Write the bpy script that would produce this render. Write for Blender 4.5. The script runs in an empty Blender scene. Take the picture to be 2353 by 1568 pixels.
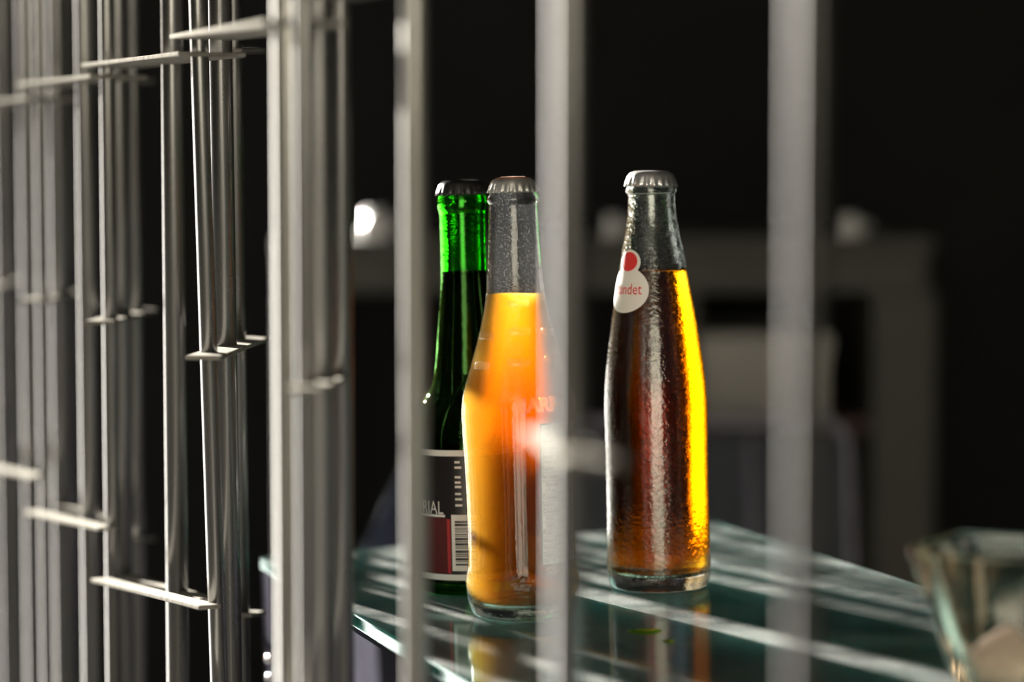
import bpy, bmesh, math, random
from mathutils import Vector, Matrix, Euler

random.seed(7)
C = bpy.context.scene.collection
PI = math.pi
sin, cos, rad = math.sin, math.cos, math.radians

# ------------------------------------------------------------------ camera, sky, sun, exposure
W, H_, LENS = 2353, 1568, 85.0
FPX = LENS / 36.0 * W
CAM_Z = 0.234                      # camera height above the glass table top (z = 0)
PITCH = math.atan((784 - 420) / FPX)
cam_d = bpy.data.cameras.new('camera')
cam_d.lens = LENS; cam_d.sensor_width = 36.0
cam_d.clip_start = 0.01
cam_d.dof.use_dof = True
cam_d.dof.focus_distance = 1.325
cam_d.dof.aperture_fstop = 3.05
cam = bpy.data.objects.new('camera', cam_d); C.objects.link(cam)
cam.location = (0, 0, CAM_Z); cam.rotation_euler = (PI / 2 - PITCH, 0, 0)
sc = bpy.context.scene
sc.camera = cam

world = bpy.data.worlds.new('sky'); sc.world = world
world.use_nodes = True
SUN_AZ, SUN_EL = rad(31), rad(13)
S = Vector((-sin(SUN_AZ) * cos(SUN_EL), cos(SUN_AZ) * cos(SUN_EL), sin(SUN_EL)))
nt_w = world.node_tree
bg = nt_w.nodes['Background']
sky = nt_w.nodes.new('ShaderNodeTexSky'); sky.sky_type = 'NISHITA'
sky.sun_disc = False; sky.sun_elevation = SUN_EL; sky.sun_rotation = -SUN_AZ
sky.air_density = 1.0; sky.dust_density = 2.5; sky.ozone_density = 1.0
nt_w.links.new(sky.outputs[0], bg.inputs[0])
bg.inputs[1].default_value = 0.012
sun_d = bpy.data.lights.new('sun', 'SUN')
sun_d.energy = 85.0; sun_d.angle = rad(0.6); sun_d.color = (1.0, 0.95, 0.86)
sun = bpy.data.objects.new('sun', sun_d); C.objects.link(sun)
sun.rotation_euler = S.to_track_quat('Z', 'Y').to_euler()
sun.location = S * 6
sun_d.cycles.is_caustics_light = True

vs = sc.view_settings
vs.view_transform = 'Standard'; vs.look = 'None'
vs.exposure = 0.0; vs.gamma = 1.0; vs.use_curve_mapping = False
cy = sc.cycles
cy.max_bounces = 24; cy.transmission_bounces = 20; cy.transparent_max_bounces = 24
cy.glossy_bounces = 8; cy.diffuse_bounces = 4
cy.sample_clamp_indirect = 8.0; cy.sample_clamp_direct = 0.0
cy.caustics_reflective = True; cy.caustics_refractive = True
cy.blur_glossy = 0.3; cy.volume_bounces = 4

# ------------------------------------------------------------------ helpers
def P(px, py, d):
    """world point seen at photo pixel (px, py) at distance d ahead of the camera"""
    xc, yc = (px - W / 2) / FPX, (H_ / 2 - py) / FPX
    c, s = cos(PITCH), sin(PITCH)
    v = Vector((xc, c + yc * s, -s + yc * c))
    v *= d / v.y
    return Vector((v.x, v.y, v.z + CAM_Z))

def link(name, bm, m=None, parent=None, smooth=False):
    me = bpy.data.meshes.new(name)
    bm.normal_update()
    bm.to_mesh(me); bm.free()
    return link_me(name, me, m, parent, smooth)

def link_me(name, me, m=None, parent=None, smooth=False):
    if smooth:
        for p in me.polygons: p.use_smooth = True
    if m: me.materials.append(m)
    o = bpy.data.objects.new(name, me); C.objects.link(o)
    if parent: o.parent = parent
    return o

def tag(o, label=None, cat=None, group=None, kind=None):
    if label: o['label'] = label
    if cat: o['category'] = cat
    if group: o['group'] = group
    if kind: o['kind'] = kind
    return o

def empty(name, loc=(0, 0, 0), rot=(0, 0, 0)):
    o = bpy.data.objects.new(name, None); C.objects.link(o)
    o.location = loc; o.rotation_euler = rot
    return o

def box(bm, lo, hi, mat=None, bevel=0.0):
    r = bmesh.ops.create_cube(bm, size=1.0)
    vs_ = r['verts']
    lo, hi = Vector(lo), Vector(hi)
    for v in vs_:
        v.co = Vector(((v.co.x + .5) * (hi.x - lo.x) + lo.x, (v.co.y + .5) * (hi.y - lo.y) + lo.y, (v.co.z + .5) * (hi.z - lo.z) + lo.z))
    if bevel:
        es = list({e for v in vs_ for e in v.link_edges})
        g = bmesh.ops.bevel(bm, geom=es, offset=bevel, segments=2, affect='EDGES', profile=0.6)
        vs_ = list({v for f in g['faces'] for v in f.verts} | {v for v in vs_ if v.is_valid})
    if mat:
        bmesh.ops.transform(bm, matrix=mat, verts=vs_)
    return bm

def make_box(name, lo, hi, m, parent=None, bevel=0.0, mat=None):
    return link(name, box(bmesh.new(), lo, hi, mat, bevel), m, parent)

def prism(name, pts, z0, z1, m, parent=None, bevel=0.0):
    bm = bmesh.new()
    a = [bm.verts.new((x, y, z0)) for x, y in pts]
    b = [bm.verts.new((x, y, z1)) for x, y in pts]
    n = len(pts)
    bm.faces.new(list(reversed(a))); bm.faces.new(b)
    for i in range(n):
        bm.faces.new((a[i], a[(i + 1) % n], b[(i + 1) % n], b[i]))
    bmesh.ops.recalc_face_normals(bm, faces=bm.faces)
    if bevel:
        bmesh.ops.bevel(bm, geom=list(bm.edges), offset=bevel, segments=2, affect='EDGES', profile=0.6)
    return link(name, bm, m, parent)

def lathe_bm(prof, seg=72, rfun=None):
    bm = bmesh.new(); rings = []
    for r, z in prof:
        if r < 1e-6:
            rings.append([bm.verts.new((0, 0, z))]); continue
        rings.append([bm.verts.new(((r if not rfun else rfun(r, z, 2 * PI * i / seg)) * cos(2 * PI * i / seg),
                                    (r if not rfun else rfun(r, z, 2 * PI * i / seg)) * sin(2 * PI * i / seg), z)) for i in range(seg)])
    for a, b in zip(rings, rings[1:]):
        if len(a) == 1 and len(b) == 1: continue
        for i in range(seg):
            j = (i + 1) % seg
            if len(a) == 1: bm.faces.new((a[0], b[j], b[i]))
            elif len(b) == 1: bm.faces.new((a[i], a[j], b[0]))
            else: bm.faces.new((a[i], a[j], b[j], b[i]))
    bmesh.ops.recalc_face_normals(bm, faces=bm.faces)
    return bm

def smooth_profile(pts, n=6):
    """Catmull-Rom through (r, z)"""
    out = []
    for i in range(len(pts) - 1):
        p0 = pts[max(i - 1, 0)]; p1 = pts[i]; p2 = pts[i + 1]; p3 = pts[min(i + 2, len(pts) - 1)]
        for k in range(n):
            t = k / n
            out.append(tuple(0.5 * ((2 * p1[j]) + (-p0[j] + p2[j]) * t + (2 * p0[j] - 5 * p1[j] + 4 * p2[j] - p3[j]) * t * t
                                    + (-p0[j] + 3 * p1[j] - 3 * p2[j] + p3[j]) * t ** 3) for j in (0, 1)))
    out.append(pts[-1])
    return out

def radius_at(prof, z):
    best = prof[0][0]
    for (r0, z0), (r1, z1) in zip(prof, prof[1:]):
        if min(z0, z1) <= z <= max(z0, z1) and abs(z1 - z0) > 1e-9:
            return r0 + (r1 - r0) * (z - z0) / (z1 - z0)
    return best

# ------------------------------------------------------------------ materials
def new_mat(name):
    m = bpy.data.materials.new(name); m.use_nodes = True
    nt = m.node_tree
    return m, nt, nt.nodes['Principled BSDF'], nt.nodes['Material Output']

def N(nt, kind, **kw):
    n = nt.nodes.new(kind)
    for k, v in kw.items():
        if hasattr(n, k) and k not in n.inputs: setattr(n, k, v)
        else: n.inputs[k].default_value = v
    return n

def ramp(nt, src, stops):
    r = nt.nodes.new('ShaderNodeValToRGB')
    el = r.color_ramp.elements
    while len(el) < len(stops): el.new(0.5)
    for e, (p, c) in zip(el, stops):
        e.position = p; e.color = c if len(c) == 4 else (*c, 1)
    nt.links.new(src, r.inputs[0])
    return r

def plain(name, col, rough=0.5, metal=0.0, noise=0.0, scale=40.0, bump=0.0, coords='Object'):
    m, nt, b, out = new_mat(name)
    b.inputs['Base Color'].default_value = (*col, 1)
    b.inputs['Roughness'].default_value = rough
    b.inputs['Metallic'].default_value = metal
    if noise or bump:
        tc = N(nt, 'ShaderNodeTexCoord')
        nz = N(nt, 'ShaderNodeTexNoise', Scale=scale, Detail=5.0)
        nt.links.new(tc.outputs[coords], nz.inputs['Vector'])
        if noise:
            r = ramp(nt, nz.outputs['Fac'], [(0.3, [c * (1 - noise) for c in col]), (0.7, [min(1, c * (1 + noise)) for c in col])])
            nt.links.new(r.outputs[0], b.inputs['Base Color'])
        if bump:
            bp = N(nt, 'ShaderNodeBump', Strength=bump, Distance=0.001)
            nt.links.new(nz.outputs['Fac'], bp.inputs['Height'])
            nt.links.new(bp.outputs[0], b.inputs['Normal'])
    return m

def steel_mat(name='raw_steel', dark=0.20, r0=0.50, r1=0.60, metal=0.8, coat=0.9, spec=0.5):
    m, nt, b, out = new_mat(name)
    tc = N(nt, 'ShaderNodeTexCoord')
    mp = N(nt, 'ShaderNodeMapping'); mp.inputs['Scale'].default_value = (1, 1, 0.12)
    nt.links.new(tc.outputs['Object'], mp.inputs[0])
    n1 = N(nt, 'ShaderNodeTexNoise', Scale=55.0, Detail=6.0)
    nt.links.new(mp.outputs[0], n1.inputs['Vector'])
    n2 = N(nt, 'ShaderNodeTexNoise', Scale=900.0, Detail=3.0)
    nt.links.new(tc.outputs['Object'], n2.inputs['Vector'])
    r = ramp(nt, n1.outputs['Fac'], [(0.3, [c * dark for c in (0.26, 0.245, 0.215)]), (0.52, [c * dark for c in (0.42, 0.40, 0.355)]), (0.75, [c * dark for c in (0.50, 0.48, 0.43)])])
    nt.links.new(r.outputs[0], b.inputs['Base Color'])
    b.inputs['Metallic'].default_value = metal
    b.inputs['Coat Weight'].default_value = coat; b.inputs['Coat Roughness'].default_value = 0.25; b.inputs['Coat IOR'].default_value = 2.5
    b.inputs['Specular IOR Level'].default_value = spec
    r2 = ramp(nt, n2.outputs['Fac'], [(0.3, (r0,) * 3), (0.7, (r1,) * 3)])
    nt.links.new(r2.outputs[0], b.inputs['Roughness'])
    bp = N(nt, 'ShaderNodeBump', Strength=0.25, Distance=0.0004)
    nt.links.new(n2.outputs['Fac'], bp.inputs['Height'])
    nt.links.new(bp.outputs[0], b.inputs['Normal'])
    return m

def glass_mat(name, col, ior=1.5, bump=0.0, scale=400.0, absorb=None, density=0.0, rough=0.0, zmask=None):
    m, nt, b, out = new_mat(name)
    nt.nodes.remove(b)
    g = N(nt, 'ShaderNodeBsdfGlass', IOR=ior, Roughness=rough); g.inputs['Color'].default_value = (*col, 1)
    nt.links.new(g.outputs[0], out.inputs['Surface'])
    if bump:
        tc = N(nt, 'ShaderNodeTexCoord')
        nz = N(nt, 'ShaderNodeTexNoise', Scale=scale, Detail=2.0)
        nt.links.new(tc.outputs['Object'], nz.inputs['Vector'])
        src = nz.outputs['Fac']
        if zmask:
            sp = N(nt, 'ShaderNodeSeparateXYZ'); nt.links.new(tc.outputs['Object'], sp.inputs[0])
            mr = ramp(nt, sp.outputs['Z'], zmask); mr.color_ramp.interpolation = 'LINEAR'
            mu = N(nt, 'ShaderNodeMath', operation='MULTIPLY')
            nt.links.new(src, mu.inputs[0]); nt.links.new(mr.outputs[0], mu.inputs[1]); src = mu.outputs[0]
        bp = N(nt, 'ShaderNodeBump', Strength=bump, Distance=0.0006)
        nt.links.new(src, bp.inputs['Height']); nt.links.new(bp.outputs[0], g.inputs['Normal'])
    if absorb:
        v = N(nt, 'ShaderNodeVolumeAbsorption', Density=density); v.inputs['Color'].default_value = (*absorb, 1)
        nt.links.new(v.outputs[0], out.inputs['Volume'])
    return m

STEEL = steel_mat()
def mill_scale():
    m, nt, b, out = new_mat('mill_scale_steel'); nt.nodes.remove(b)
    d = N(nt, 'ShaderNodeBsdfDiffuse'); tc = N(nt, 'ShaderNodeTexCoord'); nz = N(nt, 'ShaderNodeTexNoise', Scale=160.0, Detail=5.0)
    nt.links.new(tc.outputs['Object'], nz.inputs['Vector'])
    r = ramp(nt, nz.outputs['Fac'], [(0.3, (0.13, 0.123, 0.108)), (0.7, (0.21, 0.20, 0.18))])
    nt.links.new(r.outputs[0], d.inputs['Color']); nt.links.new(d.outputs[0], out.inputs['Surface'])
    return m
BAR_STEEL = mill_scale()
SUNLIT_STEEL = steel_mat('sunlit_steel', 0.8, 0.5, 0.6)  # paler copy of the steel: stronger sunlit edges put into the colour
DIM_LIT_STEEL = steel_mat('dim_lit_steel', 0.12, 0.55, 0.65, 0.8, 0.25)  # darker copy of the steel: weaker light on one rod put into the colour

def matte(name, col, noise=0.08, scale=30.0):
    m, nt, b, out = new_mat(name); nt.nodes.remove(b)
    d = N(nt, 'ShaderNodeBsdfDiffuse'); tc = N(nt, 'ShaderNodeTexCoord'); nz = N(nt, 'ShaderNodeTexNoise', Scale=scale, Detail=4.0)
    nt.links.new(tc.outputs['Object'], nz.inputs['Vector'])
    r = ramp(nt, nz.outputs['Fac'], [(0.3, [c * (1 - noise) for c in col]), (0.7, [c * (1 + noise) for c in col])])
    nt.links.new(r.outputs[0], d.inputs['Color']); nt.links.new(d.outputs[0], out.inputs['Surface'])
    return m

# ------------------------------------------------------------------ the setting
FX0, FSL = -0.157, 0.345                       # fence line in plan: x = FX0 + (1.3 - y) * FSL
def fence_x(y): return FX0 + (1.3 - y) * FSL
FLOOR_Z, CEIL_Z = -0.76, 1.78
black_wall = plain('black_wall_paint', (0.007, 0.007, 0.007), 0.9, noise=0.2, scale=8)
dark_floor = plain('dark_floor_concrete', (0.02, 0.02, 0.02), 0.8, noise=0.3, scale=12)
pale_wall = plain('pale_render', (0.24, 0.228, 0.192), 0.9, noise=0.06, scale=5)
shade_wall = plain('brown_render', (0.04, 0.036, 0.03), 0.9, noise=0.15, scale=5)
paving = plain('glossy_courtyard_paving', (0.016, 0.0155, 0.0145), 0.5, noise=0.2, scale=6)  # unseen ground, gloss chosen for its sun glare on rods and bottle edges

def structure(o): o['kind'] = 'structure'; return o
structure(make_box('wall_back', (-0.893, 4.2, FLOOR_Z), (1.55, 4.3, CEIL_Z), black_wall))
structure(make_box('wall_right', (1.45, 0.2, FLOOR_Z), (1.55, 4.2, CEIL_Z), black_wall))
structure(prism('floor', [(fence_x(4.3), 4.3), (fence_x(-0.6), -0.6), (1.55, -0.6), (1.55, 4.3)], FLOOR_Z - 0.05, FLOOR_Z, dark_floor))
structure(prism('ceiling', [(fence_x(4.3) + .03, 4.3), (fence_x(1.11) + .03, 1.11), (1.55, 1.11), (1.55, 4.3)], CEIL_Z, CEIL_Z + 0.08, black_wall))
structure(prism('ground', [(-25.0, 30.0), (-25.0, -4.0), (3.0, -4.0), (3.0, -0.6), (fence_x(-0.6), -0.6), (fence_x(4.3), 4.3), (fence_x(4.3), 30.0)], FLOOR_Z - 0.05, FLOOR_Z - 0.005, paving))
structure(make_box('ceiling', (-3.0, -4.0, 1.9), (1.55, 1.1, 1.98), shade_wall))  # added canopy over the camera, unseen, keeps sky light off the rods
structure(make_box('wall_left_blocker', (-4.1, -4.0, FLOOR_Z), (-4.0, 2.4, 0.6), shade_wall))  # added unseen wall, hides the bright left horizon from the rods
structure(make_box('wall_rear_reflector', (-0.75, -2.3, FLOOR_Z), (0.75, -2.2, 1.9), pale_wall))  # added unseen wall behind the camera, reflects sunlight onto the rods

# ------------------------------------------------------------------ steel rod fence
fence = empty('steel_rod_fence', (fence_x(1.3), 1.3, FLOOR_Z))
tag(fence, 'raw steel fence of upright rods tied by flat plates, in front of the bottles', 'fence')
_rod_meshes = {}
def rod(x_top, x_bot, d, r_mm, m=None):
    a, b = P(x_top, 0, d), P(x_bot, 1568, d)
    u = (a - b).normalized()
    lo = b + u * ((FLOOR_Z - b.z) / u.z); hi = b + u * ((CEIL_Z - 0.01 - b.z) / u.z)
    m = m or STEEL; key = (r_mm, m.name)
    if key not in _rod_meshes:
        me = bpy.data.meshes.new('rod')
        L = CEIL_Z - 0.01 - FLOOR_Z
        bm = lathe_bm([(0, 0), (r_mm / 1000, 0), (r_mm / 1000, L), (0, L)], 28)
        bm.to_mesh(me); bm.free()
        for p in me.polygons: p.use_smooth = abs(p.normal.z) < 0.5
        me.materials.append(m)
        _rod_meshes[key] = me
    o = bpy.data.objects.new('rod', _rod_meshes[key]); C.objects.link(o)
    o.parent = fence
    o.location = lo - fence.location
    o.rotation_euler = u.to_track_quat('Z', 'Y').to_euler()
    return o
def vrod(x_mid, d, r_mm, m=None):
    p = P(x_mid, 784, d)
    # a true vertical through p: find its photo x at the top and bottom rows
    def xat(py):
        q = P(W / 2, py, d)
        c, s = cos(PITCH), sin(PITCH)
        depth = d * c - (q.z - CAM_Z) * s
        return W / 2 + p.x / depth * FPX
    return rod(xat(0), xat(1568), d, r_mm, m)
vrod(-25, 1.98, 4.5); vrod(8, 2.05, 6.5); vrod(28, 2.10, 4.5)
vrod(70, 1.85, 6.5)
for yy_, r_ in ((2.24, 6.5), (2.36, 4.5), (2.43, 6.5), (2.50, 4.5), (2.63, 6.5), (2.76, 4.5), (2.83, 6.5), (2.90, 4.5), (3.04, 6.5), (3.17, 4.5), (3.24, 6.5), (3.31, 4.5)):
    vrod(W / 2 + (fence_x(yy_) + 0.018) / yy_ * FPX, yy_, r_)      # the fence runs on past the left of the frame
vrod(101, 1.72, 4.5); vrod(137, 1.78, 6.5); vrod(157, 1.85, 4.5)
vrod(202, 1.60, 5.8)
vrod(254, 1.50, 4.6); vrod(279, 1.57, 6.5); vrod(313, 1.63, 4.5)
vrod(402, 1.42, 6.5)
rod(455, 504, 1.27, 4.6); rod(505, 531, 1.34, 6.4); rod(537, 558, 1.42, 4.5)
vrod(669, 1.05, 7.3, SUNLIT_STEEL)
vrod(703, 1.03, 4.5); vrod(737, 1.09, 6.5); vrod(787, 1.15, 5.0)
vrod(954, 0.98, 5.2, SUNLIT_STEEL)
vrod(1304, 0.80, 5.5)
vrod(1850, 0.68, 4.5, DIM_LIT_STEEL)

def plate(p, q, w_mm=16, t_mm=2.4, back=0.0):
    """flat bar lying level from p to q (photo px, py, d)"""
    a, b = P(*p), P(*q)
    d = b - a; L = d.length
    x = d.normalized(); y = Vector((0, 0, 1)).cross(x).normalized(); z = x.cross(y)
    M = Matrix((x, y, z)).transposed().to_4x4(); M.translation = (a + b) / 2 - fence.location
    o = make_box('flat_bar', (-L / 2, -w_mm / 2000, -t_mm / 2000), (L / 2, w_mm / 2000 + back / 1000, t_mm / 2000), BAR_STEEL, fence, bevel=0.0006)
    o.matrix_local = M
    return o
# upper row
plate((-60, 241, 1.93), (84, 226, 1.70), 14, back=22)
plate((60, 195, 1.73), (232, 176, 1.49), 14, back=22)
plate((212, 151, 1.50), (440, 124, 1.26), 14, back=22)
plate((420, 85, 1.265), (645, 52, 1.035), 14, back=22)
plate((690, -15, 1.02), (985, -75, 0.95), 14, back=22)
plate((533, 117, 1.41), (588, 117, 1.46), 12); plate((300, 181, 1.62), (338, 187, 1.68), 12)
# lower row
plate((-60, 1066, 1.98), (96, 1098, 1.72), 14)
plate((72, 1177, 1.71), (247, 1216, 1.49), 12); plate((118, 1161, 1.82), (243, 1192, 1.60), 10)
plate((230, 1333, 1.48), (482, 1396, 1.255), 12); plate((278, 1321, 1.585), (478, 1379, 1.37), 10)
plate((462, 1578, 1.255), (720, 1650, 1.00), 14)
plate((556, 1415, 1.405), (590, 1408, 1.46), 12); plate((305, 1238, 1.62), (338, 1240, 1.68), 12)
# ties within each cluster
plate((-40, 667, 1.94), (45, 642, 2.13), 16)
plate((74, 693, 1.69), (176, 670, 1.90), 18)
plate((228, 742, 1.475), (336, 713, 1.68), 18)
plate((466, 823, 1.235), (588, 778, 1.46), 18)
plate((697, 897, 1.0), (772, 866, 1.175), 15)
plate((1252, 992, 0.86), (1340, 1056, 0.775), 15); plate((1330, 1050, 0.779), (1418, 1062, 0.765), 9)

# ------------------------------------------------------------------ glass table
TILT = rad(1.4)
TROT = (0, -TILT, 0)
def on_table(x, y): return (x, y, x * math.tan(TILT))
def table_glass_mat():
    m, nt, b, out = new_mat('dusty_table_glass')
    nt.nodes.remove(b)
    tc = N(nt, 'ShaderNodeTexCoord')
    g = N(nt, 'ShaderNodeBsdfGlass', IOR=1.5, Roughness=0.02); g.inputs['Color'].default_value = (0.80, 0.96, 0.95, 1)
    df = N(nt, 'ShaderNodeBsdfDiffuse'); df.inputs['Color'].default_value = (0.55, 0.55, 0.53, 1)
    big = N(nt, 'ShaderNodeTexNoise', Scale=16.0, Detail=4.0, Roughness=0.6)
    fine = N(nt, 'ShaderNodeTexNoise', Scale=900.0, Detail=2.0)
    for n in (big, fine): nt.links.new(tc.outputs['Object'], n.inputs['Vector'])
    rb = ramp(nt, big.outputs['Fac'], [(0.38, (0.06,) * 3), (0.62, (0.24,) * 3)])
    rf = ramp(nt, fine.outputs['Fac'], [(0.42, (0.45,) * 3), (0.68, (1.0,) * 3)])
    # wiped ring near the bowl
    mp = N(nt, 'ShaderNodeMapping'); mp.inputs['Location'].default_value = (-0.192, -1.275, 0)
    nt.links.new(tc.outputs['Object'], mp.inputs[0])
    ln = N(nt, 'ShaderNodeVectorMath', operation='LENGTH'); nt.links.new(mp.outputs[0], ln.inputs[0])
    rr = ramp(nt, ln.outputs['Value'], [(0.0, (0.2,) * 3), (0.040, (0.3,) * 3), (0.048, (0.3,) * 3), (0.07, (1.0,) * 3)])
    mu = N(nt, 'ShaderNodeMath', operation='MULTIPLY'); nt.links.new(rb.outputs[0], mu.inputs[0]); nt.links.new(rf.outputs[0], mu.inputs[1])
    mu2 = N(nt, 'ShaderNodeMath', operation='MULTIPLY'); nt.links.new(mu.outputs[0], mu2.inputs[0]); nt.links.new(rr.outputs[0], mu2.inputs[1])
    sn = N(nt, 'ShaderNodeSeparateXYZ'); nt.links.new(tc.outputs['Normal'], sn.inputs[0])
    gt = N(nt, 'ShaderNodeMath', operation='GREATER_THAN'); gt.inputs[1].default_value = 0.7; nt.links.new(sn.outputs['Z'], gt.inputs[0])
    mu3 = N(nt, 'ShaderNodeMath', operation='MULTIPLY'); nt.links.new(mu2.outputs[0], mu3.inputs[0]); nt.links.new(gt.outputs[0], mu3.inputs[1]); mu2 = mu3
    mx = N(nt, 'ShaderNodeMixShader')
    nt.links.new(mu2.outputs[0], mx.inputs[0]); nt.links.new(g.outputs[0], mx.inputs[1]); nt.links.new(df.outputs[0], mx.inputs[2])
    bp = N(nt, 'ShaderNodeBump', Strength=0.05, Distance=0.0003)
    nt.links.new(fine.outputs['Fac'], bp.inputs['Height']); nt.links.new(bp.outputs[0], g.inputs['Normal'])
    nt.links.new(mx.outputs[0], out.inputs['Surface'])
    v = N(nt, 'ShaderNodeVolumeAbsorption', Density=28.0); v.inputs['Color'].default_value = (0.15, 0.85, 0.82, 1)
    nt.links.new(v.outputs[0], out.inputs['Volume'])
    return m
table = empty('glass_table', (0, 0, 0), TROT)
tag(table, 'narrow glass topped table with a lavender grey metal base, under the bottles', 'table')
u_ = Vector((0.345, -1.0, 0)).normalized()             # along the table, towards the camera
w_ = Vector((1.0, 0.345, 0)).normalized()
c0 = Vector((-0.161, 1.53, 0))                          # far left corner
TL, TW = 0.85, 0.318
def tp(a, b): v = c0 + u_ * a + w_ * b; return (v.x, v.y)
top = prism('glass_top', [tp(0, 0), tp(TL, 0), tp(TL, TW), tp(0, TW)], -0.008, 0.0, table_glass_mat(), table, bevel=0.0012)
base_paint = matte('lavender_grey_paint', (0.034, 0.033, 0.043))
TM = Matrix((u_, w_, Vector((0, 0, 1)))).transposed().to_4x4(); TM.translation = c0
def tbox(name, a0, a1, b0, b1, z0, z1, m, parent=table, bevel=0.0015):
    return make_box(name, (a0, b0, z0), (a1, b1, z1), m, parent, bevel, TM)
tbox('apron', 0.02, TL - 0.02, 0.006, 0.018, -0.12, -0.0085, base_paint)
tbox('apron', 0.02, TL - 0.02, TW - 0.026, TW - 0.014, -0.02, -0.0085, base_paint)
tbox('apron', 0.006, 0.018, 0.02, TW - 0.02, -0.05, -0.0085, base_paint)
tbox('apron', TL - 0.018, TL - 0.006, 0.02, TW - 0.02, -0.05, -0.0085, base_paint)
for a in (0.0, TL - 0.028):
    for b in (0.0, TW - 0.036):
        tbox('leg', a, a + 0.028, b, b + 0.028, FLOOR_Z + 0.01, -0.0085, base_paint)
chrome = plain('chrome', (0.8, 0.8, 0.82), 0.12, 1.0)
for z in (-0.062, -0.074):
    bm = bmesh.new(); bmesh.ops.create_uvsphere(bm, u_segments=12, v_segments=8, radius=0.003)
    o = link('screw', bm, chrome, table, True); v = c0 + w_ * 0.012 + u_ * 0.022; o.location = Vector((v.x, v.y, z)) - w_ * 0.0125

# ------------------------------------------------------------------ bottles
def wrap_mesh(me, rfun, phi0, z0, lift, tilt=0.0):
    """bend a flat x-y mesh (z = relief) round a bottle: x -> arc from phi0, y -> height"""
    for v in me.vertices:
        z = z0 + v.co.y
        r = rfun(z) + lift + v.co.z
        ph = phi0 + v.co.x / max(rfun(z0), 1e-4)
        v.co = Vector((r * sin(ph), -r * cos(ph), z))
def text_mesh(s, size, align='LEFT', sx=1.0, extrude=0.0, bevel=0.0):
    cu = bpy.data.curves.new('txt', 'FONT'); cu.body = s; cu.size = size; cu.align_x = align
    cu.extrude = extrude; cu.bevel_depth = bevel; cu.resolution_u = 3
    ob = bpy.data.objects.new('txt', cu); C.objects.link(ob)
    dg = bpy.context.evaluated_depsgraph_get()
    me = bpy.data.meshes.new_from_object(ob.evaluated_get(dg))
    C.objects.unlink(ob); bpy.data.objects.remove(ob)
    for v in me.vertices: v.co.x *= sx
    return me
def text_on(name, s, size, m, parent, rfun, phi, z, lift=0.00035, align='LEFT', sx=1.0, extrude=0.0, bevel=0.0):
    me = text_mesh(s, size, align, sx, extrude, bevel)
    bm = bmesh.new(); bm.from_mesh(me)
    bmesh.ops.subdivide_edges(bm, edges=[e for e in bm.edges if e.calc_length() > size * .35], cuts=2)
    bm.to_mesh(me); bm.free()
    wrap_mesh(me, rfun, phi, z, lift)
    return link_me(name, me, m, parent)
def patch_on(name, x0, x1, y0, y1, m, parent, rfun, phi, z, lift, nx=12, ny=4):
    bm = bmesh.new()
    g = [[bm.verts.new((x0 + (x1 - x0) * i / nx, y0 + (y1 - y0) * j / ny, 0)) for i in range(nx + 1)] for j in range(ny + 1)]
    for j in range(ny):
        for i in range(nx):
            bm.faces.new((g[j][i], g[j][i + 1], g[j + 1][i + 1], g[j + 1][i]))
    me = bpy.data.meshes.new(name); bm.to_mesh(me); bm.free()
    wrap_mesh(me, rfun, phi, z, lift)
    return link_me(name, me, m, parent, True)
def disc_on(name, rx, ry, m, parent, rfun, phi, z, lift, n=40, rings=6):
    bm = bmesh.new()
    c = bm.verts.new((0, 0, 0)); prev = None
    for k in range(1, rings + 1):
        cur = [bm.verts.new((rx * k / rings * cos(2 * PI * i / n), ry * k / rings * sin(2 * PI * i / n), 0)) for i in range(n)]
        for i in range(n):
            j = (i + 1) % n
            if prev is None: bm.faces.new((c, cur[i], cur[j]))
            else: bm.faces.new((prev[i], cur[i], cur[j], prev[j]))
        prev = cur
    me = bpy.data.meshes.new(name); bm.to_mesh(me); bm.free()
    wrap_mesh(me, rfun, phi, z, lift)
    return link_me(name, me, m, parent, True)

def crown_cap(parent, z, m, r=0.0143, h=0.0068, flutes=21, tilt=0.0):
    seg = flutes * 6
    def rf(rr, zz, a):
        k = max(0.0, min(1.0, (z + h * 0.62 - zz) / (h * 0.62)))
        return rr + 0.0007 * k * cos(flutes * a)
    prof = [(r - 0.0012, z), (r + 0.0002, z), (r - 0.0001, z + h * .2), (r - 0.0006, z + h * .45), (r - 0.0013, z + h * .68), (r - 0.0026, z + h * .86),
            (r - 0.0050, z + h * .97), (r - 0.0075, z + h), (0, z + h * 1.03)]
    o = link('crown_cap', lathe_bm(prof, seg, rf), m, parent, True)
    for v in o.data.vertices: v.co.z -= z
    o.location = (0, 0, z); o.rotation_euler = (0, tilt, 0)
    return o

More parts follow.
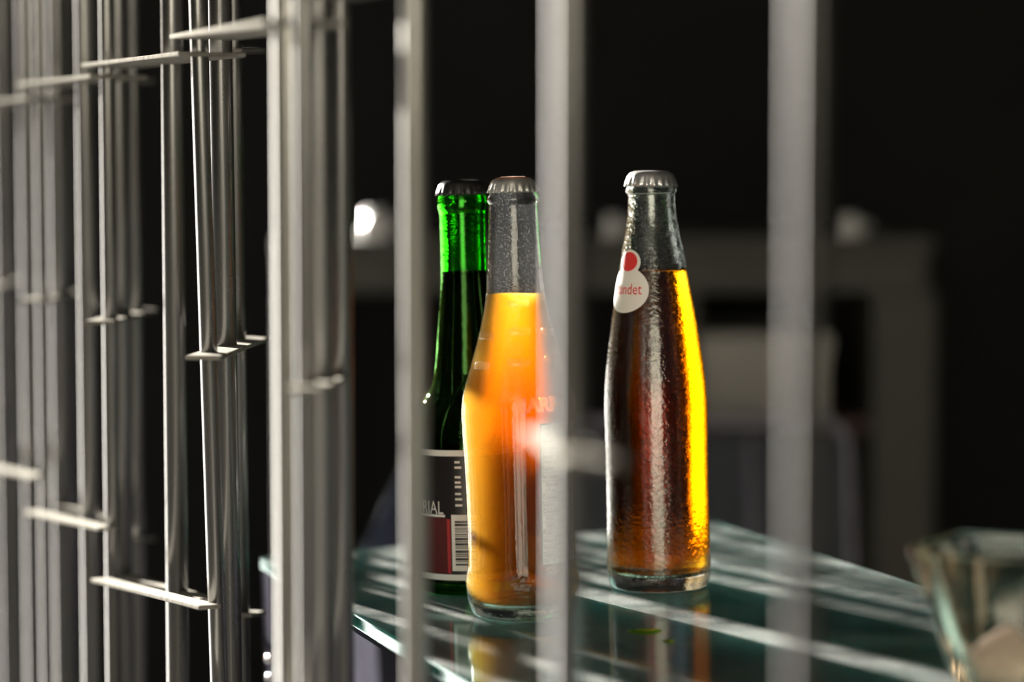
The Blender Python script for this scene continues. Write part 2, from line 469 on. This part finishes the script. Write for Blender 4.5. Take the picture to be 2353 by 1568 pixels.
def bottle(name, x, y, outer, wall, level, glass, liquid, cap_mat, base_in=0.008, cap_r=0.0143, cap_h=0.0072, cap_tilt=0.0, e=0.0004):
    root = empty(name, on_table(x, y), TROT)
    ztop = outer[-1][1]
    inner = []
    for r, z in outer:
        if z > base_in + 0.001 and r > wall + 0.002: inner.append((r - wall, z))
    i0 = inner[0]
    inner = [(0, base_in), (i0[0] * 0.8, base_in + .0006), (i0[0] * 0.96, base_in + .003)] + [p for p in inner if p[1] > base_in + .004]
    shell = [(0, 0.0025), (outer[0][0] * 0.8, 0.0022)] + outer + [(inner[-1][0], ztop)] + list(reversed(inner))[1:] 
    body = link('glass_body', lathe_bm(shell, 96), glass, root, True)
    lq = [(0, base_in - e)] + [(r + e, z - (e if k < 3 else 0)) for k, (r, z) in enumerate(inner) if k and z < level]
    rl = radius_at(inner, level) + e
    lq += [(rl, level - .0003), (rl - 0.0012, level), (0, level)]
    liq = link('drink', lathe_bm(lq, 96), liquid, root, True)
    cap = crown_cap(root, ztop - cap_h + 0.0012, cap_mat, cap_r, cap_h, tilt=cap_tilt)
    return root, body, liq, cap

def prof_px(pts, y_base, k):
    return [(r * k, max(0.0, (y_base - y) * k)) for r, y in pts]

# --- orange drink bottle in the middle
k1 = 1.30 / FPX
o1 = prof_px([(104, 1418), (113, 1415), (121, 1404), (127, 1385), (132, 1350), (132.5, 1330), (127, 1305), (125.5, 1250), (125.5, 1200), (126.5, 1130), (129, 1050), (132, 985),
              (132.5, 940), (127, 900), (115, 858), (102, 815), (90, 775), (80, 735), (71, 690), (65.5, 640), (62, 590), (59, 530), (57.5, 490), (57, 470),
              (56.5, 467), (59, 463), (60.5, 457), (59, 450), (56, 444), (54, 438), (51, 430), (49, 418), (48, 411)], 1418, k1)
o1 = smooth_profile(o1, 4)
def thin_shell(name, ior, rough, bump=0.0, scale=400.0, zmask=None, tint=(1, 1, 1), haze=0.0, specks=0.0):
    """a wall too thin to bend light: clear with a Fresnel reflection"""
    m = glass_mat(name, (1, 1, 1), ior, bump, scale, zmask=zmask)
    nt = m.node_tree; out = nt.nodes['Material Output']
    g = [n for n in nt.nodes if n.type == 'BSDF_GLASS'][0]
    t = N(nt, 'ShaderNodeBsdfTransparent'); t.inputs[0].default_value = (*tint, 1)
    gl = N(nt, 'ShaderNodeBsdfGlossy', Roughness=rough)
    fr = N(nt, 'ShaderNodeFresnel', IOR=ior); mx = N(nt, 'ShaderNodeMixShader')
    ge = N(nt, 'ShaderNodeNewGeometry')               # the inner side of the wall does not reflect again
    sb = N(nt, 'ShaderNodeMath', operation='SUBTRACT'); sb.inputs[0].default_value = 1.0; nt.links.new(ge.outputs['Backfacing'], sb.inputs[1])
    mf = N(nt, 'ShaderNodeMath', operation='MULTIPLY'); nt.links.new(fr.outputs[0], mf.inputs[0]); nt.links.new(sb.outputs[0], mf.inputs[1])
    nt.links.new(mf.outputs[0], mx.inputs[0]); nt.links.new(t.outputs[0], mx.inputs[1]); nt.links.new(gl.outputs[0], mx.inputs[2])
    for l in list(g.inputs['Normal'].links):
        nt.links.new(l.from_socket, gl.inputs['Normal']); nt.links.new(l.from_socket, fr.inputs['Normal'])
    if haze:
        df = N(nt, 'ShaderNodeBsdfDiffuse'); tl = N(nt, 'ShaderNodeBsdfTranslucent')
        for q_ in (df, tl): q_.inputs['Color'].default_value = (0.8, 0.82, 0.82, 1)
        h1 = N(nt, 'ShaderNodeMixShader'); h1.inputs[0].default_value = 0.6
        h2 = N(nt, 'ShaderNodeMixShader'); h2.inputs[0].default_value = haze
        if specks:                                     # droplets of condensation
            tc = N(nt, 'ShaderNodeTexCoord'); nz = N(nt, 'ShaderNodeTexNoise', Scale=950.0, Detail=2.0)
            nt.links.new(tc.outputs['Object'], nz.inputs['Vector'])
            rp = ramp(nt, nz.outputs['Fac'], [(0.58, (haze * .6,) * 3), (0.70, (specks,) * 3)])
            nt.links.new(rp.outputs[0], h2.inputs[0])
        nt.links.new(df.outputs[0], h1.inputs[1]); nt.links.new(tl.outputs[0], h1.inputs[2])
        nt.links.new(mx.outputs[0], h2.inputs[1]); nt.links.new(h1.outputs[0], h2.inputs[2]); mx = h2
    nt.links.new(mx.outputs[0], out.inputs['Surface'])
    nt.nodes.remove(g)
    return m
g1 = thin_shell('clear_hammered_glass', 1.5, 0.05, haze=0.004, specks=0.014, bump=1.0, scale=480,
               zmask=[(0.0, (0.9,) * 3), (0.024, (0.9,) * 3), (0.027, (0.06,) * 3), (0.112, (0.06,) * 3), (0.135, (0.7,) * 3), (0.175, (0.6,) * 3), (0.19, (0.25,) * 3)])
l1 = thin_shell('cloudy_orange_drink', 1.02, 0.05)
nt1 = l1.node_tree
vsc = N(nt1, 'ShaderNodeVolumeScatter', Density=13.0, Anisotropy=0.5); vsc.inputs['Color'].default_value = (1.0, 0.74, 0.18, 1)
vab = N(nt1, 'ShaderNodeVolumeAbsorption', Density=120.0); vab.inputs['Color'].default_value = (0.90, 0.66, 0.0, 1)
vad = N(nt1, 'ShaderNodeAddShader')
nt1.links.new(vsc.outputs[0], vad.inputs[0]); nt1.links.new(vab.outputs[0], vad.inputs[1])
nt1.links.new(vad.outputs[0], nt1.nodes['Material Output'].inputs['Volume'])
base_glass = glass_mat('thick_base_glass', (0.93, 0.98, 0.95), 1.5, bump=0.3, scale=500)
cap1 = plain('worn_silver_cap', (0.62, 0.60, 0.56), 0.38, 0.8, noise=0.25, scale=300)
R1 = lambda z: radius_at(o1, z)
b1, body1, liq1, cp1 = bottle('orange_drink_bottle', 0.0062, 1.30, o1, 0.0007, (1418 - 672) * k1, g1, l1, cap1, cap_r=0.0134, cap_h=0.0082)
tag(b1, 'clear hammered glass bottle of cloudy orange drink with a rusty silver crown cap', 'bottle')
bp_ = [(0, 0.0021), (o1[0][0] * 0.8, 0.0018)] + [(r - 0.0004, z + .0001) for r, z in o1 if z < 0.0085]
bp_ += [(bp_[-1][0] * 0.94, 0.0082), (bp_[-1][0] * .8, 0.0074), (0, 0.0068)]
link('glass_base', lathe_bm(bp_, 96, lambda r, z, a: r - (0.0004 * (0.5 + 0.5 * cos(60 * a)) if z < 0.0012 and r > 0.02 else 0)), base_glass, b1, True)
rust = plain('rust', (0.30, 0.10, 0.03), 0.85, noise=0.4, scale=500)
zc = o1[-1][1] + 0.0014
link('cap_rust', lathe_bm([(0, zc - .0006), (0.0092, zc - .0011), (0.0094, zc - .0006), (0.006, zc + .0002), (0, zc + .0003)], 40), rust, b1, True)
z_of1 = lambda y: (1418 - y) * k1
emb = thin_shell('embossed_glass', 1.5, 0.12, haze=0.20)
emb_bar = thin_shell('embossed_bar_glass', 1.5, 0.12, haze=0.05)
text_on('embossed_lettering', 'JARRITOS', 0.0105, emb, b1, R1, rad(4), z_of1(935), 0.0002, sx=0.95, extrude=0.0004, bevel=0.0004)
def embossed_bar(phi, y, length, h=0.0042):
    bm = bmesh.new()
    n = 10; vs_ = []
    outline = [(length / 2 - h / 2 + h / 2 * cos(a), h / 2 * sin(a)) for a in [(-PI / 2) + PI * i / n for i in range(n + 1)]] + \
              [(-length / 2 + h / 2 + h / 2 * cos(a), h / 2 * sin(a)) for a in [(PI / 2) + PI * i / n for i in range(n + 1)]]
    lo = [bm.verts.new((x_, y_, -0.0004)) for x_, y_ in outline]
    mid = [bm.verts.new((x_, y_, 0.0003)) for x_, y_ in outline]
    hi = [bm.verts.new((x_ * .9, y_ * .65, 0.0007)) for x_, y_ in outline]
    m_ = len(outline)
    for A, B in ((lo, mid), (mid, hi)):
        for i in range(m_): bm.faces.new((A[i], A[(i + 1) % m_], B[(i + 1) % m_], B[i]))
    bm.faces.new(hi); bm.faces.new(list(reversed(lo)))
    bmesh.ops.recalc_face_normals(bm, faces=bm.faces)
    me = bpy.data.meshes.new('embossed_bar'); bm.to_mesh(me); bm.free()
    wrap_mesh(me, R1, phi, z_of1(y), 0.0)
    link_me('embossed_bar', me, emb_bar, b1, True)
for ph, y in ((5, 692), (5, 755), (2, 825), (-50, 832), (52, 820), (-55, 765), (60, 758)):
    embossed_bar(rad(ph), y, 0.0125)
white_print = plain('white_print', (0.80, 0.77, 0.72), 0.6)
dark_print = plain('dark_print', (0.05, 0.055, 0.06), 0.6)
pz0, pz1 = z_of1(1288), z_of1(962)
panel = patch_on('nutrition_panel', 0, 0.026, 0, pz1 - pz0, white_print, b1, R1, rad(20.5), pz0, 0.0003, 14, 10)
for x0, x1, y0, y1 in ((0, .0007, 0, pz1 - pz0), (0, .026, 0, .0008), (0, .026, pz1 - pz0 - .0008, pz1 - pz0)):
    patch_on('panel_border', x0, x1, y0, y1, dark_print, panel, R1, rad(20.5), pz0, 0.0005, 14, 10)
lines = [(1009, 'Nutrition Facts', 0), (1025, 'Per 1 bottle', 0), (1043, 'Amount', 0), (1054, 'Teneur', 0), (1070, 'Calories', 0), (1089, 'Fat / Lipides', 0), (1107, 'Saturated', 1),
         (1120, '+ Trans', 1), (1136, 'Cholesterol', 0), (1152, 'Sodium', 0), (1168, 'Carbohydrate', 0), (1184, 'Fibre', 1), (1200, 'Sugars', 1),
         (1217, 'Protein', 0), (1235, 'Vitamin A', 0), (1251, 'Vitamin C', 0), (1267, 'Calcium', 0), (1281, 'Iron / Fer', 0)]
for y, s, ind in lines:
    text_on('printed_line', s, 0.0034, dark_print, panel, R1, rad(20.5) + (0.0012 + ind * 0.0018) / 0.031, z_of1(y), 0.0006, sx=0.55)
for y in (1010, 1028, 1073, 1092, 1122, 1139, 1155, 1171, 1187, 1203, 1220, 1238, 1254, 1269):
    patch_on('printed_rule', 0.001, 0.025, -0.0001, 0.0001, dark_print, panel, R1, rad(20.5), z_of1(y + 2.2), 0.0006, 12, 1)
for y in (1298, 1310):
    text_on('deposit_print', 'DEPOSIT', 0.0030, white_print, b1, R1, rad(24), z_of1(y), 0.0005, sx=0.6)

# --- amber soda bottle on the right
k2 = 1.38 / FPX
o2 = prof_px([(100, 1354), (109, 1352), (115, 1345), (118.5, 1330), (120, 1310), (119.5, 1250), (118.5, 1150), (118.5, 1050), (119.5, 960), (118, 900), (113, 845), (105, 785),
              (96.5, 726), (87, 671), (77.5, 616), (69.5, 570), (61, 528), (57, 500), (55, 475), (54.5, 455), (54.5, 447), (58, 443), (59.5, 437), (58, 431), (54, 426), (50, 416), (48, 398)], 1354, k2)
o2 = smooth_profile(o2, 4)
g2 = glass_mat('clear_bottle_glass', (0.97, 0.99, 0.98), 1.5, bump=0.42, scale=420)
l2 = glass_mat('amber_soda', (1, 1, 1), 1.345, absorb=(0.97, 0.79, 0.0), density=190)
cap2 = plain('silver_cap', (0.72, 0.70, 0.68), 0.3, 0.85, noise=0.15, scale=200)
R2 = lambda z: radius_at(o2, z)
b2, body2, liq2, cp2 = bottle('amber_soda_bottle', 0.0848, 1.38, o2, 0.0026, (1354 - 620) * k2, g2, l2, cap2, cap_r=0.0146, cap_h=0.0088, cap_tilt=rad(2))
tag(b2, 'bottle of amber soda with a round white and red print and silver cap', 'bottle')
z_of2 = lambda y: (1354 - y) * k2
red_print = plain('red_print', (0.70, 0.03, 0.03), 0.5)
lab2 = disc_on('round_print', 0.0150, 0.0130, white_print, b2, R2, rad(-50), z_of2(662), 0.0003)
disc_on('print_halo', 0.0078, 0.0072, white_print, b2, R2, rad(-48), z_of2(600), 0.00045)
disc_on('red_spot', 0.0058, 0.0054, red_print, b2, R2, rad(-48), z_of2(598), 0.0007)
text_on('red_lettering', 'Mundet', 0.0088, red_print, lab2, R2, rad(-50), z_of2(672), 0.0006, align='CENTER', sx=0.82)

# --- green glass bottle on the left
k3 = 1.39 / FPX
o3 = prof_px([(110, 1361), (122, 1359), (128, 1350), (131, 1330), (132, 1300), (132, 1150), (132, 1040), (130, 1000), (123, 965), (108, 930), (88, 900), (76, 870), (70, 830), (66, 790), (61, 740), (56, 695), (53, 650), (52, 600),
              (52, 540), (52.5, 500), (53, 490), (56, 480), (56.5, 468), (55.5, 458), (53, 450), (49, 438), (47.5, 422)], 1361, k3)
o3 = smooth_profile(o3, 4)
g3 = glass_mat('green_bottle_glass', (0.36, 0.98, 0.26), 1.5, bump=0.15, scale=260)
l3 = plain('dark_red_drink', (0.010, 0.002, 0.002), 0.9)
l3.node_tree.nodes['Principled BSDF'].inputs['Specular IOR Level'].default_value = 0.0
cap3 = plain('black_cap', (0.02, 0.018, 0.018), 0.3, 0.2)
R3 = lambda z: radius_at(o3, z)
b3, body3, liq3, cp3 = bottle('green_glass_bottle', -0.0234, 1.39, o3, 0.0026, (1361 - 626) * k3, g3, l3, cap3, cap_r=0.0143, cap_h=0.0086, e=0.0019)
tag(b3, 'green glass bottle of dark drink with a black cap and black and white paper label', 'bottle')
z_of3 = lambda y: (1361 - y) * k3
paper_black = plain('black_label_paper', (0.012, 0.008, 0.008), 0.35)
maroon = plain('maroon_label_ink', (0.10, 0.012, 0.012), 0.4)
red_ink = plain('red_label_ink', (0.42, 0.03, 0.03), 0.4)
lz0, lz1 = z_of3(1318), z_of3(1030)
lab3 = patch_on('paper_label', -0.095, 0.095, 0, lz1 - lz0, paper_black, b3, R3, 0, lz0, 0.0003, 72, 8)
for z0_ in (z_of3(1322), z_of3(1039)):
    patch_on('white_band', -0.095, 0.095, 0, 0.0034, white_print, lab3, R3, 0, z0_, 0.0005, 72, 1)
patch_on('maroon_field', -0.05, -0.0125, 0, z_of3(1180) - z_of3(1306), maroon, lab3, R3, 0, z_of3(1306), 0.00055, 20, 4)
patch_on('red_stripe', -0.0125, -0.0105, 0, z_of3(1182) - z_of3(1306), red_ink, lab3, R3, 0, z_of3(1306), 0.0006, 2, 4)
text_on('white_lettering', 'SEÑORIAL', 0.0105, white_print, lab3, R3, rad(-25), z_of3(1171), 0.0007, align='RIGHT', sx=0.75)
patch_on('lettering_rule', -0.058, -0.0135, 0, 0.0014, white_print, lab3, R3, 0, z_of3(1178), 0.0007, 20, 1)
bc = patch_on('barcode', -0.0098, 0.006, 0, z_of3(1172) - z_of3(1300), white_print, lab3, R3, 0, z_of3(1300), 0.0007, 8, 4)
yy = 1186
while yy < 1290:
    h = random.choice((1.6, 2.4, 4.0, 5.5))
    patch_on('barcode_bar', -0.0078, 0.004, 0, h * k3, paper_black, bc, R3, 0, z_of3(yy + h), 0.0009, 6, 1)
    yy += h + random.choice((2.0, 3.0, 4.0))
for y in (1052, 1064, 1086, 1098, 1108, 1124, 1136, 1150):      # lines of print too small and blurred to read
    patch_on('small_print', -0.0072, -0.0032 - 0.0012 * random.random(), 0, 0.0013, white_print, lab3, R3, 0, z_of3(y + 3), 0.0007, 4, 1)


# --- spilt drops on the glass
drop_m = glass_mat('yellow_drop', (0.95, 0.85, 0.15), 1.34)
def drop(px, py, rx):
    q = P(px, py, CAM_Z * FPX / (py - 420) * 1.0)
    bm = bmesh.new()
    bmesh.ops.create_uvsphere(bm, u_segments=24, v_segments=12, radius=1.0)
    for v in bm.verts:
        v.co = Vector((v.co.x * rx * (1 + .12 * sin(3 * math.atan2(v.co.y, v.co.x))), v.co.y * rx * .8, max(v.co.z, 0) * 0.0012))
    o = link('spilt_drop', bm, drop_m, None, True)
    o.location = on_table(q.x, q.y); o.rotation_euler = TROT
    return o
tag(drop(1482, 1468, 0.0088), 'large yellow spilt drop on the glass in front of the amber soda bottle', 'drop', 'drops spilt on the glass')
tag(drop(1536, 1493, 0.0030), 'small yellow spilt drop on the glass, nearer than the large drop', 'drop', 'drops spilt on the glass')

for o in (body2, body3, liq2): o.cycles.is_caustics_caster = True
top.cycles.is_caustics_receiver = True
# ------------------------------------------------------------------ faceted glass bowl with powder
bowl_g = glass_mat('thick_bowl_glass', (0.995, 0.96, 0.91), 1.5, bump=0.1, scale=60)
cl = Vector((0.167, 1.028)); bu = Vector((0.52, 0.854)); bv = Vector((0.84, -0.54))
rim = [cl, cl + bu * 0.063, cl + bu * 0.063 + bv * 0.075, cl + bv * 0.075]
ctr = sum(rim, Vector((0, 0))) / 4
def rounded(pts, rr, n=5):
    out = []
    m_ = len(pts)
    for i in range(m_):
        p, a, b = pts[i], pts[i - 1], pts[(i + 1) % m_]
        d0, d1 = (a - p).normalized(), (b - p).normalized()
        s, e = p + d0 * rr, p + d1 * rr
        for k in range(n + 1):
            t = k / n
            out.append(s * (1 - t) ** 2 + p * 2 * t * (1 - t) + e * t * t)
    return out
def bowl_ring(scale, inset, rr): 
    pts = [p - ctr for p in rim]
    pts = [p * scale - p.normalized() * inset for p in pts]
    return rounded(pts, rr)
bowl = empty('glass_bowl', on_table(ctr.x, ctr.y), TROT)
tag(bowl, 'square tapering clear glass bowl at the right edge of the glass table', 'bowl')
bm = bmesh.new()
HB = 0.074
levels = [(0.44, 0, 0.0, .008), (0.46, 0, 0.003, .008), (0.72, 0, HB * .5, .012), (0.995, 0, HB - .003, .015), (1.0, 0.001, HB - .001, .015), (1.0, 0.0035, HB, .014), (1.0, 0.006, HB - .001, .013),
          (0.99, 0.008, HB - .004, .012), (0.72, 0.007, HB * .5, .010), (0.52, 0.007, 0.014, .007), (0.40, 0.006, 0.010, .006)]
rings = []
for s_, ins, z, rr in levels:
    rings.append([bm.verts.new((p.x, p.y, z)) for p in bowl_ring(s_, ins, rr)])
n_ = len(rings[0])
for a, b in zip(rings, rings[1:]):
    for i in range(n_): bm.faces.new((a[i], a[(i + 1) % n_], b[(i + 1) % n_], b[i]))
bm.faces.new(list(reversed(rings[0]))); bm.faces.new(rings[-1])
bmesh.ops.recalc_face_normals(bm, faces=bm.faces)
bowl_body = link('bowl_body', bm, bowl_g, bowl, True)
# powder
bm = bmesh.new()
NR = 10
prev = None
pw = bowl_ring(0.60, 0.0078, .008)
cz = 0.030
cv = bm.verts.new((0, 0, cz + .006))
for k in range(1, NR + 1):
    f = k / NR
    cur = [bm.verts.new((p.x * f, p.y * f, cz + .006 * (1 - f * f) - .006 * f * f + .0016 * sin(p.x * f * 260 + 1) * cos(p.y * f * 210))) for p in pw]
    for i in range(n_):
        j = (i + 1) % n_
        if prev is None: bm.faces.new((cv, cur[i], cur[j]))
        else: bm.faces.new((prev[i], cur[i], cur[j], prev[j]))
    prev = cur
low = [bm.verts.new((p.x, p.y, 0.012)) for p in bowl_ring(0.46, 0.0078, .006)]
for i in range(n_): bm.faces.new((prev[i], low[i], low[(i + 1) % n_], prev[(i + 1) % n_]))
bm.faces.new(low)
bmesh.ops.recalc_face_normals(bm, faces=bm.faces)
powder = link('pink_powder', bm, plain('pink_white_powder', (0.88, 0.78, 0.76), 0.95, noise=0.08, scale=900, bump=0.6), None, True)
powder.location = bowl.location; powder.rotation_euler = TROT
tag(powder, 'pinkish white powder heaped in the square glass bowl', 'powder', kind='stuff')

# ------------------------------------------------------------------ dim room behind: cabinet, cups, box, chairs
D = 2.9
K = D / FPX
olive = plain('olive_brown_lacquer', (0.05, 0.047, 0.036), 0.6, noise=0.15, scale=12)
cab = empty('counter_cabinet', (0, D, FLOOR_Z))
tag(cab, 'dim olive brown counter cabinet with open bays along the back of the room', 'cabinet')
def XZ(px, py, d=D): q = P(px, py, d); return q.x, q.z
def cbox(name, px0, py0, px1, py1, y0, y1, m, parent=cab, bevel=0.003):
    x0, z1 = XZ(px0, py0); x1, z0 = XZ(px1, py1)
    o = make_box(name, (x0, y0, z0), (x1, y1, z1), m, None, bevel)
    o.parent = parent; o.location = -parent.location
    return o
ztop = XZ(0, 545)[1]
cbox('worktop', 640, 545, 2140, 578, D - 0.02, D + 0.5, olive)
cbox('fascia', 640, 578, 2132, 672, D, D + 0.02, olive)
cbox('side_panel', 2010, 672, 2132, 2400, D, D + 0.48, olive)
cbox('side_panel', 1545, 672, 1600, 2400, D + .02, D + 0.48, olive)
cbox('side_panel', 640, 672, 690, 2400, D, D + 0.48, olive)
cbox('shelf', 1600, 968, 2010, 995, D + 0.01, D + 0.48, plain('dark_maroon_shelf', (0.07, 0.03, 0.028), 0.6, noise=0.2, scale=20))
cbox('back_panel', 690, 672, 2010, 2400, D + 0.47, D + 0.485, black_wall)
x0, z1 = XZ(1606, 775, D + .03); x1, z0 = XZ(1900, 967, D + .03)
zs = XZ(0, 968)[1]
gb = make_box('cardboard_box', (x0, D + .03, zs + .001), (x1, D + .33, z1), plain('grey_board', (0.42, 0.405, 0.365), 0.9, noise=0.05, scale=20), None, 0.004)
tag(gb, 'plain grey box standing on the cabinet shelf behind the amber soda bottle', 'box')
make_box('lid', (x0 - .004, D + .026, z1 - .02), (x1 + .004, D + .334, z1 + .003), gb.data.materials[0], gb, 0.003)
china = plain('white_china', (0.85, 0.84, 0.82), 0.25)
def cup(px, label, r, h):
    x, _ = XZ(px, 545, D + .06)
    o = empty('china_cup', (x, D + .06, ztop))
    outer = [(r, 0), (r * .98, h * .25), (r * .86, h * .6), (r * .62, h * .9), (r * .5, h * .94), (r * .5, h)]
    prof = outer + [(r * .42, h), (r * .40, h * .93), (0, h * .92), (0, h * .86), (r * .55, h * .82), (r * .8, h * .55), (r * .91, h * .25), (r * .94, 0)]
    link('cup_body', lathe_bm(prof + [(r, 0)], 32), china, o, True)
    bm = bmesh.new(); t = [(r * .90, h * .25), (r * 1.25, h * .28), (r * 1.3, h * .5), (r * 1.1, h * .68), (r * .82, h * .66)]
    pr = None
    for xx, zz in smooth_profile(t, 4):
        cur = [bm.verts.new((xx + .0022 * cos(a), .0022 * sin(a), zz + .001 * cos(a))) for a in [2 * PI * i / 8 for i in range(8)]]
        if pr:
            for i in range(8): bm.faces.new((pr[i], pr[(i + 1) % 8], cur[(i + 1) % 8], cur[i]))
        pr = cur
    link('handle', bm, china, o, True)
    tag(o, label, 'cup', 'upturned cups on the counter')
cup(862, 'white upturned cup on the counter, leftmost and brightest of the cups', 0.022, 0.030)
cup(1408, 'white upturned cup on the counter, just left of the amber bottle neck', 0.016, 0.024)
cup(1950, 'white upturned cup on the counter, nearest the right end of the cabinet', 0.018, 0.024)

# tube chair behind the table
frame_m = plain('pale_lavender_tube', (0.22, 0.21, 0.25), 0.35, noise=0.05, scale=30)
mesh_m = plain('slate_sling_fabric', (0.05, 0.055, 0.065), 0.8, noise=0.15, scale=60)
def tube(name, pts, r, m, parent, seg=12):
    bm = bmesh.new(); pr = None
    for i, p in enumerate(pts):
        p = Vector(p)
        t = (Vector(pts[min(i + 1, len(pts) - 1)]) - Vector(pts[max(i - 1, 0)])).normalized()
        q = t.to_track_quat('Z', 'Y')
        cur = [bm.verts.new(p + q @ Vector((r * cos(2 * PI * k / seg), r * sin(2 * PI * k / seg), 0))) for k in range(seg)]
        if pr:
            for k in range(seg): bm.faces.new((pr[k], pr[(k + 1) % seg], cur[(k + 1) % seg], cur[k]))
        else: bm.faces.new(list(reversed(cur)))
        pr = cur
    bm.faces.new(pr)
    bmesh.ops.recalc_face_normals(bm, faces=bm.faces)
    return link(name, bm, m, parent, True)
def arc_path(pts, rr, n=5):
    out = [Vector(pts[0])]
    for i in range(1, len(pts) - 1):
        p = Vector(pts[i]); d0 = (Vector(pts[i - 1]) - p).normalized(); d1 = (Vector(pts[i + 1]) - p).normalized()
        for k in range(n + 1):
            t = k / n; out.append((p + d0 * rr) * (1 - t) ** 2 + p * 2 * t * (1 - t) + (p + d1 * rr) * t * t)
    out.append(Vector(pts[-1]))
    return out
def chair(name, loc, rotz, half, htop, label, seat_m, lean=0.10, tube_r=0.006):
    o = empty(name, loc, (0, 0, rotz))
    hs = 0.43
    # local: -y faces the camera side (seat towards -y), z up from the floor
    tube('back_frame', arc_path([(-half, 0, 0.0), (-half, 0, hs), (-half, lean, htop), (half, lean, htop), (half, 0, hs), (half, 0, 0.0)], 0.03), tube_r, frame_m, o)
    for s in (-1, 1):
        tube('leg', arc_path([(s * half, -0.38, 0), (s * half, -0.36, hs), (s * half, 0, hs)], 0.03), tube_r, frame_m, o)
    bm = bmesh.new()
    for zz, y_ in ((hs + .06, lean * .06 / (htop - hs)), (htop - .02, lean * (htop - .02 - hs) / (htop - hs))): pass
    a = (hs + .05, lean * .05 / (htop - hs)); b = (htop - .012, lean * (htop - .012 - hs) / (htop - hs))
    vs_ = []
    for (z, y_) in (a, b):
        for x in (-half + .004, half - .004):
            for t in (-.002, .002): vs_.append(bm.verts.new((x, y_ + t, z)))
    for f in ((0, 2, 6, 4), (1, 5, 7, 3), (0, 4, 5, 1), (2, 3, 7, 6), (0, 1, 3, 2), (4, 6, 7, 5)): bm.faces.new([vs_[i] for i in f])
    bmesh.ops.recalc_face_normals(bm, faces=bm.faces)
    link('backrest', bm, seat_m, o)
    make_box('seat', (-half + .005, -0.37, hs - .012), (half - .005, -0.01, hs + .012), seat_m, o, 0.006)
    for x in (-half * .33, half * .33):
        tube('back_slat', [(x, a[1] - .004, a[0]), (x, b[1] - .004, b[0])], tube_r * .8, frame_m, o)
    return tag(o, label, 'chair')
xr = P(1985, 1000, 2.52); xl = P(1290, 1000, 2.52)
chair('tube_chair', ((xr.x + xl.x) / 2, 2.55, FLOOR_Z), 0.0, (xr.x - xl.x) / 2, xr.z - FLOOR_Z, 'lavender grey tube framed chair behind the amber soda bottle', mesh_m)
blue_m = plain('slate_blue_canvas', (0.045, 0.055, 0.095), 0.85, noise=0.1, scale=60)
dc_base = P(1080, 1000, 2.0)
deck = empty('deck_chair', (dc_base.x, 2.0, FLOOR_Z))
tag(deck, 'slate blue canvas chair with a tapering back, left of and behind the green bottle', 'chair')
def dpt(px, py, d):
    return P(px, py, d) - deck.location
bl, tl_, tr, br = dpt(800, 1330, 1.98), dpt(985, 945, 2.06), dpt(1180, 945, 2.06), dpt(1365, 1330, 1.98)
bm = bmesh.new()
off = Vector((0, 0.004, 0)); NXc, NYc = 10, 8
front, back = [], []
for lst, o_ in ((front, Vector((0, 0, 0))), (back, off)):
    for j in range(NYc + 1):
        a_, b_ = bl.lerp(tl_, j / NYc), br.lerp(tr, j / NYc)
        lst.append([bm.verts.new(a_.lerp(b_, i / NXc) + o_ + Vector((0, 0.03 * math.sin(PI * i / NXc) * math.sin(PI * j / NYc), 0))) for i in range(NXc + 1)])
for lst in (front, back):
    for j in range(NYc):
        for i in range(NXc): bm.faces.new((lst[j][i], lst[j][i + 1], lst[j + 1][i + 1], lst[j + 1][i]))
rimf = [(j, 0) for j in range(NYc)] + [(NYc, i) for i in range(NXc)] + [(j, NXc) for j in range(NYc, 0, -1)] + [(0, i) for i in range(NXc, 0, -1)]
for k_, (j, i) in enumerate(rimf):
    j2, i2 = rimf[(k_ + 1) % len(rimf)]
    bm.faces.new((front[j][i], front[j2][i2], back[j2][i2], back[j][i]))
bmesh.ops.recalc_face_normals(bm, faces=bm.faces)
link('canvas_back', bm, blue_m, deck, True)
dark_tube = plain('dark_blue_tube', (0.03, 0.032, 0.045), 0.4)
ins = Vector((0.012, 0, -0.006)); 
fl = lambda v, dx, dy: Vector((v.x + dx, v.y + dy, 0.006))
tube('leg', [tl_ + off * 4 + ins, bl + off * 4 + ins, fl(bl, 0.03, -0.16)], 0.006, dark_tube, deck)
tube('leg', [tr + off * 4 - ins, br + off * 4 - ins, fl(br, -0.03, -0.16)], 0.006, dark_tube, deck)
tube('leg', [bl + off * 6 + ins, fl(bl, 0.03, 0.20)], 0.006, dark_tube, deck)
tube('leg', [br + off * 6 - ins, fl(br, -0.03, 0.20)], 0.006, dark_tube, deck)
tube('top_rail', [tl_ + off * 4 + ins, tr + off * 4 - ins], 0.006, dark_tube, deck)
